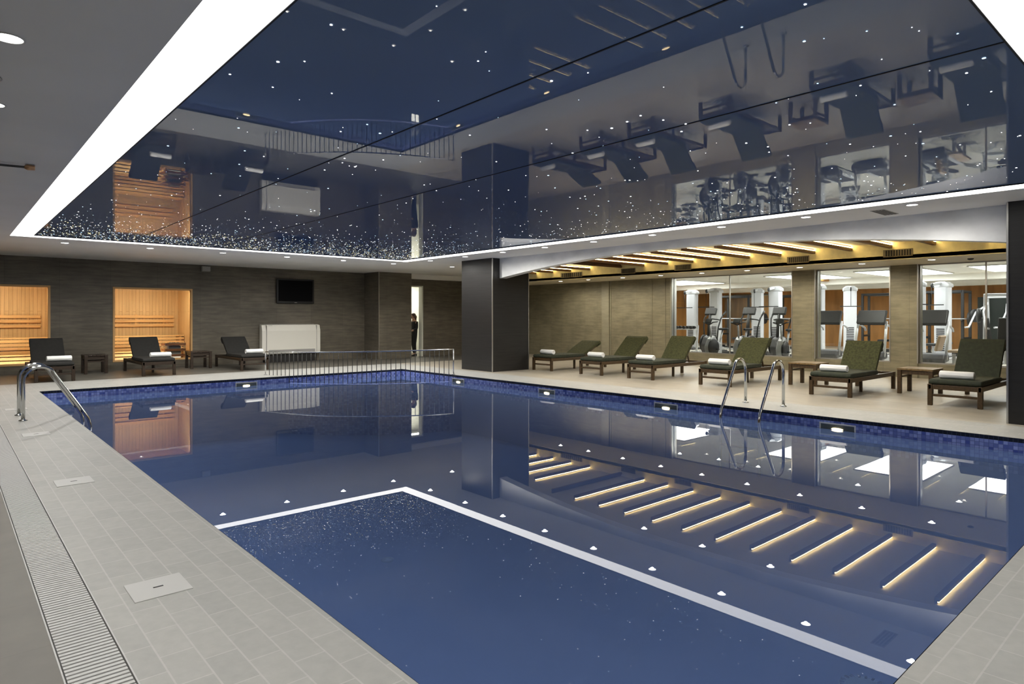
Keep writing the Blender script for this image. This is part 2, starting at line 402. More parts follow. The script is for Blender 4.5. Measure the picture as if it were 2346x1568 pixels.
# pool ladders
def ladder(label, loc, rz):
    """local: +x points to the pool, rails at y = -.33 and .33"""
    t = thing('pool_ladder', label, 'ladder', loc, rz)
    for y in (-.34, .34):
        pts = [(0, 0), (0, .56)] + arc2(.20, .575, .20, 180, 45, 10) + [(.345, .70), (.74, .05), (.80, -.06), (.83, -.2), (.83, -1.05)]
        b = MB(); b.tube([(x, y, z) for x, z in pts], .025, 12); r = b.build('handrail', 'steel', t)
        b = MB(); b.lathe([(.055, 0), (.055, .012), (.03, .02), (.026, .03)], (0, y, 0), 16); b.build('flange', 'steel', r)
    for z in (-.35, -.62, -.9):
        b = MB(); b.cbox((.83, 0, z), (.08, .66, .03)); b.build('tread', 'steel', t, .008)
    return t
ladder('chrome pool ladder standing in the left deck', (.87, 11.99, 0), 0)
ladder('chrome pool ladder on the right, in front of the loungers', (10.58, 5.40, 0), PI)

# ------------------------------------------------------------------ ceilings
b = MB()
def slab(x0, y0, x1, y1, z=H, th=.3): b.box(x0, y0, z, x1, y1, z+th)
slab(-2.6, -3, RX0, 21.4); slab(RX0, -3, RX1, RY0); slab(RX0, RY1, RX1, 21.4); slab(RX1, -3, 11.6, 21.4); slab(11.6, 14.9, 13.6, 21.4); slab(13.6, 17.6, 16.2, 21.4)
slab(12.5, 20.6, 16, 23.2, 2.95)
struct(b, 'ceiling', 'soffit', 'matt grey-white soffit around the star ceiling')
b = MB(); b.box(RX0+SW, RY0+SW, H+.012, RX1-SW, RY1-SW, H+.1)
star = struct(b, 'ceiling_gloss', 'star', 'high-gloss navy stretch ceiling over the pool')
for x in (3.03, 4.73):
    b = MB(); b.box(x-.006, RY0+SW, H+.007, x+.006, RY1-SW, H+.0125); b.build('seam', 'seam', star)
b = MB()
b.box(RX0+SW-.012, RY0+SW-.012, H-.003, RX0+SW, RY1-SW+.012, H+.02); b.box(RX1-SW, RY0+SW-.012, H-.003, RX1-SW+.012, RY1-SW+.012, H+.02)
b.box(RX0+SW, RY0+SW-.012, H-.003, RX1-SW, RY0+SW, H+.02); b.box(RX0+SW, RY1-SW, H-.003, RX1-SW, RY1-SW+.012, H+.02)
b.build('edge_profile', 'seam', star)
lab = {'left': 'broad white luminous ceiling band along the left side of the star ceiling', 'right': 'white luminous ceiling band along the right side above the pool edge', 'far': 'white luminous ceiling band along the far end of the star ceiling', 'near': 'white luminous ceiling band at the top right, near end of the star ceiling'}
for k, (x0, y0, x1, y1) in {'left': (RX0, RY0, RX0+SW-.012, RY1), 'right': (RX1-SW+.012, RY0, RX1, RY1), 'far': (RX0+SW-.012, RY1-SW+.012, RX1-SW+.012, RY1), 'near': (RX0+SW-.012, RY0, RX1-SW+.012, RY0+SW-.012)}.items():
    b = MB(); b.box(x0, y0, H+.002, x1, y1, H+.1); tag(b.build('light_strip', 'strip'), lab[k], 'ceiling light', 'luminous bands framing the star ceiling')
# fibre-optic stars
b = MB()
for i in range(3200):
    u = rnd.random()
    if u < .72:
        yy = RY1-SW-.05-abs(rnd.gauss(0, 1.9)); xx = rnd.uniform(RX0+SW+.05, RX1-SW-.05)
    elif u < .83:
        xx = RX1-SW-.05-abs(rnd.gauss(0, 1.3)); yy = rnd.uniform(RY0+SW+.1, RY1-SW-.05)
    else:
        yy = rnd.uniform(RY0+SW+.1, RY1-SW-.05); xx = rnd.uniform(RX0+SW+.05, RX1-SW-.05)
    if not (RX0+SW+.03 < xx < RX1-SW-.03 and RY0+SW+.03 < yy < RY1-SW-.03): continue
    far = yy > 13.2
    v = rnd.random(); b.mi = (2 if v < .45 else 1 if v < .65 else 0) if far else (1 if v < .3 else 0)
    r = (.005 if far else .0035)+.0085*rnd.random()**2.0
    n = 6; b.poly([(xx+r*math.cos(2*PI*k/n), yy+r*math.sin(2*PI*k/n), H+.0095) for k in range(n)])
tag(b.build('star_lights', ['starw', 'starb', 'stary']), 'tiny fibre-optic star points scattered over the navy ceiling', 'star lights', None, 'stuff')

# downlights
spots = []
def make_downlight(r):
    t = thing('downlight', 'x', 'downlight')
    b = MB(); b.lathe([(r*.82, .0), (r*.86, -.006), (r, -.006), (r*1.0, 0.0), (r*.9, .002)], n=24); b.build('trim_ring', 'bezel', t)
    b = MB(); b.lathe([(r*.84, .001), (r*.84, -.0035), (r*.4, -.0035), (r*.01, -.0035)], n=24); b.build('lens', 'lens', t)
    return t
proto = None
def downlight(x, y, z, label, group, power=60, col=(1, .965, .90), cone=174):
    global proto
    if proto is None: proto = make_downlight(.085); t = proto
    else: t = copy_tree(proto)
    t.location = (x, y, z); tag(t, label, 'downlight', group)
    l = bpy.data.lights.new('downlight_beam', 'SPOT'); l.energy = power; l.color = col; l.spot_size = math.radians(cone); l.spot_blend = .65; l.shadow_soft_size = .03
    o = bpy.data.objects.new('downlight_beam', l); COL.objects.link(o); o.location = (x, y, z-.014)
PW = 72
far = [2.0, 3.66, 5.3, 6.95, 8.6, 10.25]
for i, x in enumerate(far): downlight(x, 17.0, H, 'round recessed downlight in the far soffit, %s from the left' % ORD[i], 'downlights along the far soffit', PW*1.4)
right = [15.4, 13.75, 12.2, 10.7, 9.2, 7.67, 6.16, 4.65, 3.12]
for i, y in enumerate(right): downlight(10.5, y, H, 'round recessed downlight in the right soffit, %s from the far corner' % ORD[i], 'downlights along the right soffit', PW*.66)
downlight(12.3, 16.8, H, 'single downlight in the far corner soffit, left of the dark pillar', 'downlights along the far soffit', PW*.6)
left = [4.75, 6.3]
for i, y in enumerate(left): downlight(.285, y, H, ('large bright' if i == 0 else 'smaller bright') + ' downlight in the left soffit, %s from the top' % ORD[i], 'downlights along the left soffit', PW*.6)
for y in (-1.0, .5, 2.0, 3.4, 7.85, 9.4, 11.0, 12.6, 14.2, 15.8):   # the same row goes on outside the frame: its light only
    l = bpy.data.lights.new('downlight_beam', 'SPOT'); l.energy = PW*.62; l.color = (1, .965, .90); l.spot_size = math.radians(150); l.spot_blend = .8; l.shadow_soft_size = .06
    o = bpy.data.objects.new('downlight_beam', l); COL.objects.link(o); o.location = (.2, y, H-.02)
for x in (3, 5, 7, 9, 10.5):
    l = bpy.data.lights.new('downlight_beam', 'SPOT'); l.energy = PW*.62; l.color = (1, .965, .90); l.spot_size = math.radians(150); l.spot_blend = .8; l.shadow_soft_size = .06
    o = bpy.data.objects.new('downlight_beam', l); COL.objects.link(o); o.location = (x, -.3, H-.02)
ZB = 2.808
bays = [16.3, 14.96, 13.45, 11.95, 10.5, 9.07, 7.6, 6.08, 4.6]
for i, y in enumerate(bays): downlight(16.8, y, ZB, 'small downlight in the low strip over the gym windows, %s from the left' % ORD[i], 'downlights over the gym windows', PW*.62, (1, .90, .74))
for i, y in enumerate((9.4, 7.83, 6.27, 4.7)): downlight(12.55, y, 3.2, 'downlight hidden behind the arched valance, %s from the far end' % ORD[i], 'downlights behind the arched valance', PW*.62, (1, .92, .8))
# vent, probe and access plate on the left / right soffit
t = thing('ceiling_speaker', 'dark round ceiling speaker between the two left downlights', 'speaker', (.20, 5.6, H))
b = MB(); b.lathe([(.10, .001), (.105, -.006), (.09, -.008), (.085, -.002), (.01, -.002)], n=24); b.build('ring', 'acgrey', t)
b = MB(); b.lathe([(.084, -.001), (.084, -.004), (.01, -.004)], n=24); b.build('mesh_cover', 'gutter', t)
t = thing('sprinkler_pipe', 'thin dark pipe with copper tip on the left soffit', 'sprinkler', (.45, 8.6, H))
b = MB(); b.tube([(-.5, .07, -.03), (.0, 0, -.03), (.2, -.04, -.03)], .012, 8); b.cyl((-.2, .03, -.03), (-.2, .03, 0), .008, 8); b.build('pipe', 'gutter', t)
b = MB(); b.tube([(.2, -.04, -.03), (.225, -.045, -.03), (.29, -.055, -.03)], [.016, .03, .026], 10); b.build('nozzle', 'copper', t)
t = thing('soffit_vent', 'narrow grey slotted vent in the right soffit above the valance', 'vent', (10.94, 3.63, H))
b = MB(); b.cbox((0, 0, -.002), (.62, .2, .006)); b.build('frame', 'acgrey', t)
b = MB()
for k in range(4): b.cbox((0, -.07+k*.046, -.006), (.56, .026, .004))
b.build('slat', 'gutter', t)
t = thing('bay_detector', 'small dark detector on the low strip near the right pillar', 'detector', (17.1, 3.93, ZB))
b = MB(); b.lathe([(.06, .001), (.06, -.02), (.035, -.035), (.01, -.036)], n=18); b.build('body', 'machdark', t)

# ------------------------------------------------------------------ far wall, saunas
def wall_y(name, y0, y1, x0, x1, z0, z1, holes, mat, label):
    b = MB(); xs = x0
    for hx0, hx1, hz0, hz1 in holes:
        b.box(xs, y0, z0, hx0, y1, z1); b.box(hx0, y0, z0, hx1, y1, hz0) if hz0 > z0 else None; b.box(hx0, y0, hz1, hx1, y1, z1); xs = hx1
    b.box(xs, y0, z0, x1, y1, z1)
    return struct(b, name, mat, label)
W1, W2 = (.07, 2.19, .21, 2.365), (3.65, 5.77, .21, 2.375)
wall_y('wall_far', 21.4, 21.55, -2.6, 11.67, 0, H, [W1, W2], 'stone', 'dark brown stone-tiled far wall')
b = MB(); b.box(11.67, 20.35, 0, 13.04, 21.55, H); struct(b, 'wall_block', 'stone', 'projecting stone-tiled wall block at the right end of the far wall')
b = MB()
for x, y in ((11.67, 20.35),): b.box(x-.012, y-.012, 0, x+.012, y+.012, H)
struct(b, 'trim_1', 'brushed', 'thin metal corner trim of the projecting wall block')
wall_y('wall_far_right', 20.75, 20.9, 13.04, 18, 0, H, [(13.04, 13.79, 0, 2.67)], 'stone', 'brown stone wall beside the open doorway')
b = MB(); b.box(13.74, 20.72, 0, 13.80, 20.93, 2.70); b.box(13.04, 20.72, 2.66, 13.74, 20.93, 2.70)
struct(b, 'door_1', 'corridor', 'cream frame of the narrow open doorway')
b = MB()                                            # corridor behind the doorway
b.box(12.4, 23.0, 0, 16, 23.1, 2.95); b.box(12.3, 20.9, 0, 12.4, 23.1, 2.95); b.box(16, 20.9, 0, 16.1, 23.1, 2.95)
struct(b, 'wall_corridor', 'corridor', 'bright cream corridor wall seen through the doorway')
def room_light(name, loc, size, energy, col, rot=(0, 0, 0)):
    l = bpy.data.lights.new(name, 'AREA'); l.shape = 'RECTANGLE'; l.size, l.size_y = size; l.energy = energy; l.color = col
    o = bpy.data.objects.new(name, l); COL.objects.link(o); o.location = loc; o.rotation_euler = rot; return o
room_light('corridor_lamp', (14.2, 22.0, 2.9), (1.6, .8), 45, (1, .98, .86))
b = MB(); b.box(13.98, 22.93, 1.2, 14.06, 23.0, 2.3)
for k in range(7): b.box(13.985, 22.91, 1.35+k*.13, 14.055, 22.932, 1.42+k*.13)
tag(b.build('wall_notice', 'speaker'), 'faint vertical notice strip on the corridor wall in the doorway', 'notice')

def sauna(n, win, label, heater):
    x0, x1, z0, z1 = win; ya, yb = 21.55, 23.5
    ra, rb = x0-.25, x1+.12
    b = MB(); b.box(ra-.06, yb, 0, rb+.06, yb+.06, 2.55); b.box(ra-.06, ya, 0, ra, yb, 2.55); b.box(rb, ya, 0, rb+.06, yb, 2.55)
    b.box(ra, ya, 2.5, rb, yb, 2.56)
    b.box(ra, ya, 0, rb, ya+.02, z0-.02); b.box(ra, ya, z1+.02, rb, ya+.02, 2.5)
    struct(b, 'wall_sauna_%s' % n, 'saunawood', 'blond board lining of the ' + label + ' sauna')
    w = MB()
    w.box(x0, 21.38, z1-.05, x1, 21.56, z1); w.box(x0, 21.38, z0, x1, 21.56, z0+.05); w.box(x0, 21.38, z0+.05, x0+.05, 21.56, z1-.05); w.box(x1-.05, 21.38, z0+.05, x1, 21.56, z1-.05)
    wo = struct(w, 'window_%s' % ('1' if heater is None else '2'), 'saunaframe', 'wood-lined window of the ' + label + ' sauna')
    p = MB(); p.box(x0+.05, 21.46, z0+.05, x1-.05, 21.47, z1-.05); p.build('pane', 'glass', wo)
    # benches
    for (yy, zz, dd, which) in ((22.95, .92, .52, 'upper'), (22.4, .46, .5, 'lower')):
        bt = thing('sauna_bench', '%s slatted wooden bench in the %s sauna' % (which, label), 'bench', ((ra+rb)/2, yy, 0), 0, 'sauna benches')
        L = (rb-ra)/2-.02
        s_ = MB()
        for k in range(5): s_.cbox((0, -dd/2+.05+k*(dd-.1)/4, zz-.015), (2*L, .085, .03))
        s_.build('seat', 'saunaslat', bt, .004)
        s_ = MB()
        for k in range(4): s_.cbox((0, -dd/2+.02, zz-.10-k*.105), (2*L, .02, .075))
        s_.build('front_slats', 'saunaslat', bt, .003)
        for sx in (-L+.1, L-.1):
            s_ = MB(); s_.box(sx-.03, -dd/2+.04, 0, sx+.03, dd/2-.04, zz-.03); s_.build('support', 'saunaslat', bt)
    bk = thing('sauna_slat_panel', 'wooden slat back panel on the wall of the %s sauna' % label, 'slat panel', ((ra+rb)/2, 23.46, 1.38), 0, 'sauna back panels')
    s_ = MB()
    for k in range(3): s_.cbox((0, 0, -.14+k*.14), (rb-ra-.3, .03, .085))
    s_.build('slat', 'saunaslat', bk, .004)
    s_ = MB()
    for k in (-.8, 0, .8): s_.cbox((k, .02, 0), (.05, .03, .42))
    s_.build('batten', 'saunaslat', bk)
    if heater is not None:
        ht = thing('sauna_heater', 'sauna heater with slatted wooden guard behind the right part of the window', 'heater', (5.36, 21.88, 0))
        s_ = MB(); s_.box(-.17, -.13, .05, .17, .13, .62); s_.build('body', 'machdark', ht)
        s_ = MB()
        for k in range(26): s_.ball((rnd.uniform(-.14, .14), rnd.uniform(-.1, .1), .63+rnd.random()*.05), .045+.02*rnd.random(), 7)
        s_.build('stones', 'rocks', ht)
        for sx in (-.26, .26):
            for sy in (-.2, .2):
                s_ = MB(); s_.cbox((sx, sy, .36), (.05, .05, .72)); s_.build('guard_post', 'saunaslat', ht)
        s_ = MB()
        for k in range(4):
            z = .16+k*.17
            s_.cbox((0, -.225, z), (.56, .02, .07)); s_.cbox((0, .225, z), (.56, .02, .07)); s_.cbox((-.285, 0, z), (.02, .44, .07)); s_.cbox((.285, 0, z), (.02, .44, .07))
        s_.build('guard_rail', 'saunadark', ht)
    room_light('sauna_lamp', ((ra+rb)/2, 21.71, 2.47), (1.8, .16), 27, (1, .84, .60), (math.radians(12), 0, 0))
    room_light('sauna_lamp', ((ra+rb)/2, 21.75, .25), (1.8, .2), 6, (1, .84, .60), (math.radians(115), 0, 0))
sauna('left', W1, 'left', None)
sauna('right', W2, 'right', 1)

# television, fan coil unit, speaker on the far wall
t = thing('television', 'black flat television hung high on the far wall', 'television', (9.02, 21.4, 2.385))
b = MB(); b.box(-.66, -.09, -.42, .66, -.035, .42); b.build('cabinet', 'tvblack', t, .02, 3)
b = MB(); b.box(-.60, -.094, -.34, .60, -.088, .37); b.build('screen', 'tvscreen', t)
b = MB(); b.box(-.2, -.035, -.2, .2, 0, .2); b.build('wall_bracket', 'machdark', t)
b = MB(); b.cbox((0, -.0925, -.385), (.09, .003, .02)); b.build('badge', 'speaker', t)
t = thing('fan_coil_unit', 'off-white floor fan coil unit below the television', 'heater', (8.83, 21.4, .27))
b = MB(); b.prism([(0, 0), (-.24, .0), (-.26, .10), (-.26, .78), (-.20, .98), (-.02, 1.0), (0, 1.0)], -.86, .86, 'yz'); b.build('front_panel', 'acwhite', t, .01)
for sx in (-.935, .935):
    b = MB(); b.prism([(0, 0), (-.22, .0), (-.24, .10), (-.24, .78), (-.18, .97), (-.02, .99), (0, .99)], sx-.075, sx+.075, 'yz'); b.build('end_panel', 'acwhite', t, .015)
b = MB()
for k in range(9): b.prism([(-.215+k*.004, .945), (-.21+k*.004, .955), (-.03, 1.006), (-.03, 1.001)], -.8+k*.18, -.66+k*.18, 'yz')
b.build('top_grille', 'acgrey', t)
b = MB(); b.box(-.8, -.266, .02, .8, -.255, .15); b.build('lower_grille', 'acgrey', t)
b = MB()
for sx in (-.862, .862): b.box(sx-.004, -.263, .0, sx+.004, -.2, .96)
b.build('joint', 'acgrey', t)
b = MB(); b.box(-.9, -.18, -.27, .9, -.02, 0); b.build('plinth', 'dark', t)
t = thing('wall_speaker', 'small grey box speaker high on the far wall', 'speaker', (6.14, 21.4, 3.02))
b = MB(); b.box(-.12, -.14, -.09, .12, 0, .07); b.build('cabinet', 'speaker', t, .008)
b = MB(); b.box(-.095, -.146, -.07, .095, -.14, .05); b.build('grille', 'acgrey', t)

# other room walls (outside the frame; they close the room)
b = MB(); b.box(-2.75, -3, 0, -2.6, 21.55, H+.3); struct(b, 'wall_left', 'stone', 'stone wall on the left')
b = MB(); b.box(-2.75, -3.15, 0, 18.1, -3, 3.5); struct(b, 'wall_near', 'stone', 'stone wall behind the camera')

# ------------------------------------------------------------------ pillars and arched valance
def pillar(x0, y0, x1, y1, n, label, corners):
    b = MB(); b.box(x0, y0, 0, x1, y1, 3.2); o = struct(b, n, 'pillar', label)
    for cx_, cy_ in corners:
        b = MB(); b.box(cx_-.012, cy_-.012, 0, cx_+.012, cy_+.012, 3.12); b.build('corner_trim', 'brushed', o)
pillar(11.27, 13.53, 12.62, 14.92, 'pillar_far', 'dark tiled square pillar with a metal corner strip beside the first lounger', [(11.27, 13.53), (12.62, 13.53)])
pillar(11.25, .75, 12.6, 2.15, 'pillar_near', 'dark tiled pillar cut by the right edge', [(11.25, 2.15)])
ym, R_ = 7.83, None
arch = []
for i in range(33):
    yy = 2.15+(13.53-2.15)*i/32; arch.append((yy, 2.965-.385*((yy-ym)/5.70)**2))
b = MB(); b.prism(arch+[(13.53, 3.2), (2.15, 3.2)], 11.53, 11.78, 'yz')
struct(b, 'valance_arch', 'concrete', 'grey plaster arched valance spanning between the two dark pillars')

# ------------------------------------------------------------------ lounging bay
XS, XW = 16.2, 18.0
b = MB(); b.box(11.78, -3, 3.2, XS, 13.6, 3.4); b.box(12.62, 13.6, 3.2, XS, 14.9, 3.4); b.box(13.6, 14.9, 3.2, XS, 17.6, 3.4)
struct(b, 'ceiling_bay', 'bayceil', 'warm-lit ceiling of the lounging bay')
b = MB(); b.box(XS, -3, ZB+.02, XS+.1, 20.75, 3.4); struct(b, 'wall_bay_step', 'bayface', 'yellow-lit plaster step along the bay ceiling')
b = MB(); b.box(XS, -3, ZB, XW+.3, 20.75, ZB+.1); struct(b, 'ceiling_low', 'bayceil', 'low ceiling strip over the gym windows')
leds = [3.47, 4.35, 5.21, 6.07, 6.94, 7.80, 8.67, 9.54, 10.4, 11.26, 12.13, 13.0, 14.35, 15.22, 16.09, 16.95]
for i, y in enumerate(leds):
    x0 = 13.1 if y < 13.5 else 13.7
    lit = i != 11
    t = thing('ceiling_beam', ('dark wooden ceiling beam with a warm light line, %s from the right pillar' if lit else 'unlit dark wooden ceiling beam, %s from the right pillar') % ORD[i], 'ceiling beam', ((x0+XS)/2, y, 3.2), 0, 'wooden beams in the bay ceiling')
    L = (XS-x0)/2
    b = MB(); b.box(-L, .0, -.125, L, .075, -.055); b.box(-L, .03, -.055, L, .075, 0); b.build('timber', 'beamwood', t, .003)
    if lit:
        b = MB(); b.box(-L, .006, -.050, L, .028, -.033); b.build('light_line', 'led', t)
vl = ['behind the dark far pillar end', 'second from the left', 'third from the left', 'second from the right', 'nearest the right pillar']
for i, (y, w) in enumerate(((15.2, .5), (12.75, .28), (10.75, .28), (7.37, .28), (5.1, .30))):
    t = thing('air_grille', 'slotted air grille in the yellow ceiling step, ' + vl[i], 'vent', (XS, y, 2.96), 0, 'air grilles in the bay ceiling step')
    b = MB(); b.box(-.012, -w, -.085, 0, w, .085); b.build('frame', 'vent', t)
    b = MB()
    for k in range(10): b.box(-.018, -w+.03+k*(2*w-.06)/10, -.065, -.011, -w+.03+(k+.6)*(2*w-.06)/10, .065)
    b.build('slot', 'dark', t)
# back wall of the bay: tiles, columns, glazing
G = [(8.35, 12.39), (5.84, 7.71), (-1.0, 5.22)]
KH = .36
b = MB(); b.box(XW, 12.39, 0, XW+.25, 20.75, ZB); struct(b, 'wall_right', 'stonewarm', 'taupe stone-tiled back wall of the lounging bay')
b = MB()
for y, w in ((14.95, .04), (15.35, .04), (13.15, .012), (12.39, .03), (12.62, .012)): b.box(XW-.02, y-w/2, 0, XW, y+w/2, ZB)
b.box(XW-.05, 15.0, 0, XW, 15.33, ZB)
struct(b, 'trim_2', 'stonepale', 'flat vertical strips on the bay back wall')
b = MB(); b.box(XW-.015, 12.36, 0, XW+.26, 12.42, ZB); struct(b, 'trim_3', 'brushed', 'metal end strip of the tiled wall at the gym glazing')
for n, (y0, y1) in enumerate(((7.71, 8.35), (5.22, 5.84))):
    b = MB(); b.box(XW-.03, y0, 0, XW+.35, y1, ZB); o = struct(b, 'column_%d' % (n+1), 'stonewarm', ('taupe tiled column between the gym windows, left one' if n == 0 else 'taupe tiled column between the gym windows, right one'))
    for yy in (y0, y1):
        b = MB(); b.box(XW-.04, yy-.012, KH, XW-.028, yy+.012, ZB); b.build('edge_trim', 'brushed', o)
for n, (y0, y1) in enumerate(G):
    b = MB(); b.box(XW, y0, 0, XW+.22, y1, KH); struct(b, 'sill_%d' % (n+1), 'stonewarm', 'low tiled sill wall under gym window')
    f = MB(); f.box(XW+.09, y0, ZB-.03, XW+.13, y1, ZB); f.box(XW+.09, y0, KH, XW+.13, y1, KH+.03); f.box(XW+.09, y0, KH+.03, XW+.13, y0+.03, ZB-.03); f.box(XW+.09, y1-.03, KH+.03, XW+.13, y1, ZB-.03)
    for m_ in ([10.34] if n == 0 else [3.86] if n == 2 else []): f.box(XW+.09, m_-.015, KH+.03, XW+.13, m_+.015, ZB-.03)
    o = struct(f, 'window_%d' % (n+3), 'brushed', 'slim metal frame of a gym window')
    p = MB(); p.box(XW+.105, y0+.03, KH+.03, XW+.115, y1-.03, ZB-.03); p.build('pane', 'glass', o)

# ------------------------------------------------------------------ gym behind the glass
GF, GC, GB = .20, 2.95, 30.0
b = MB(); b.box(XW+.22, -2, -.1, GB, 18, GF); struct(b, 'floor_gym', 'gymfloor', 'pale floor of the gym')
b = MB(); b.box(XW+.2, -2, GC, GB, 18, GC+.2); struct(b, 'ceiling_gym', 'gymceil', 'white ceiling of the gym')
b = MB()
for x0, x1, d in ((XW+.3, GB, .10),): b.box(25.0, -2, GC-.22, 25.5, 18, GC); b.box(27.6, -2, GC-.3, 28.0, 18, GC)
struct(b, 'beam_gym', 'gymceil', 'white ceiling beams of the gym')
b = MB(); b.box(GB, -2, GF, GB+.1, 18, GC); struct(b, 'wall_gym_back', 'gymwood', 'orange wood-clad back wall of the gym')
b = MB(); b.box(XW+.2, -2.1, GF, GB, -2, GC); b.box(XW+.2, 18, GF, GB, 18.1, GC); struct(b, 'wall_gym_side', 'gymwood', 'orange wood end walls of the gym')
b = MB()
for y0, y1 in ((14.6, 17.4), (1.0, 4.0)): b.box(GB-.03, y0, GF+.1, GB-.005, y1, GC-.3)
struct(b, 'wall_gym_mirror', 'mirror', 'tall mirrors on the gym back wall')
b = MB(); b.box(27.0, 4.55, GF, 27.08, 6.0, 2.2); struct(b, 'gym_reflection_sheet', 'darkreflect', 'dark partition screen in the gym behind the right window')  # added sheet: the pool hall's dark reflection put in as an object
b = MB(); b.box(23.0, 10.2, GC-.1, 27, 10.4, GC-.02); b.box(21.0, 3.0, GC-.09, 27, 3.25, GC-.02)
struct(b, 'trim_4', 'gymwood', 'orange wood ceiling battens in the gym')
pl = ['behind the third gym window', 'behind the middle gym window', 'behind the right end of the first gym window', 'behind the left end of the first gym window']
for i, (y0, y1) in enumerate(((2.6, 5.0), (6.1, 8.0), (9.2, 10.95), (14.2, 16.4))):
    t = thing('gym_ceiling_light', 'large white luminous ceiling panel ' + pl[i], 'ceiling light', (23, (y0+y1)/2, GC), 0, 'luminous panels in the gym ceiling')
    hw = (y1-y0)/2
    b = MB(); b.box(-1.5, -hw, -.03, 1.5, hw, -.005); b.build('diffuser', 'gympanel', t)
    b = MB(); b.box(-1.53, -hw-.03, -.035, -1.5, hw+.03, 0); b.box(1.5, -hw-.03, -.035, 1.53, hw+.03, 0); b.box(-1.5, -hw-.03, -.035, 1.5, -hw, 0); b.box(-1.5, hw, -.035, 1.5, hw+.03, 0); b.build('frame', 'bezel', t)
for i, (x, y) in enumerate(((19.6, 11.6), (19.6, 10.2), (19.6, 7.2), (19.8, 4.8), (19.4, 13.0), (26.4, 8.6), (26.4, 4.4), (26.4, 12))):
    wh = ['above the first cross trainer', 'above the second cross trainer', 'above the middle treadmill', 'above the right treadmill', 'at the left end of the first gym window', 'deep in the gym behind the middle window', 'deep in the gym behind the right window', 'deep in the gym behind the first window'][i]
    downlight(x, y, GC, 'gym downlight ' + wh, 'downlights in the gym ceiling', PW*1.0, (1, .96, .88))

def place(t, x, y, rz, label, cat, group):
    t.location = (x, y, GF); t.rotation_euler = (0, 0, rz); tag(t, label, cat, group); return t
def cross_trainer():
    t = thing('cross_trainer', '', 'exercise machine')      # front toward local +x
    b = MB(); b.bar((-.85, 0, .05), (.75, 0, .05), .10, .07); b.bar((-.85, -.28, .035), (-.85, .28, .035), .08, .07); b.bar((.75, -.3, .035), (.75, .3, .035), .08, .07); b.build('base_frame', 'machdark', t, .01)
    b = MB(); b.prism([(.25, .08), (.78, .08), (.86, .35), (.72, .62), (.45, .70), (.24, .45)], -.13, .13, 'xz'); b.build('housing', 'machdark', t, .05, 3)
    for s_ in (-1, 1):
        b = MB(); b.lathe([(.30, -.02), (.30, .02), (.26, .025), (.06, .025)], (.52, s_*.17, .40), 22, 'y'); b.build('crank_disc', 'rubber', t)
    b = MB(); b.tube([(.55, 0, .6), (.52, 0, 1.0), (.42, 0, 1.42)], .045, 10); b.build('mast', 'rubber', t)
    mt = Matrix.Translation((.38, 0, 1.50)) @ Matrix.Rotation(math.radians(-25), 4, 'Y')
    b = MB(); b.mbox(mt, (.10, .42, .26)); b.build('console', 'rubber', t, .03, 3)
    for s_ in (-1, 1):
        b = MB(); b.tube([(.40, s_*.24, .45), (.38, s_*.28, .95), (.28, s_*.32, 1.25), (.05, s_*.33, 1.45), (-.08, s_*.30, 1.50)], [.024]*5, 8); a = b.build('swing_arm', 'rubber', t)
        b = MB(); b.tube([(.16, s_*.325, 1.36), (.05, s_*.33, 1.45), (-.08, s_*.30, 1.50)], .03, 8); b.build('grip', 'rubber', a)
        b = MB(); b.bar((.42, s_*.20, .30 if s_ > 0 else .44), (-.8, s_*.17, .16), .05, .05); p = b.build('foot_link', 'silver', t, .01)
        b = MB(); b.cbox((-.30, s_*.18, .27 if s_ > 0 else .34), (.36, .13, .03)); b.cbox((-.13, s_*.18, .31 if s_ > 0 else .38), (.03, .13, .07)); b.build('pedal', 'rubber', p, .008)
    b = MB(); b.tube([(.45, -.02, 1.25), (.30, -.22, 1.22), (.16, -.22, 1.20)], .02, 8); b.tube([(.45, .02, 1.25), (.30, .22, 1.22), (.16, .22, 1.20)], .02, 8); b.build('fixed_handlebar', 'rubber', t)
    return t
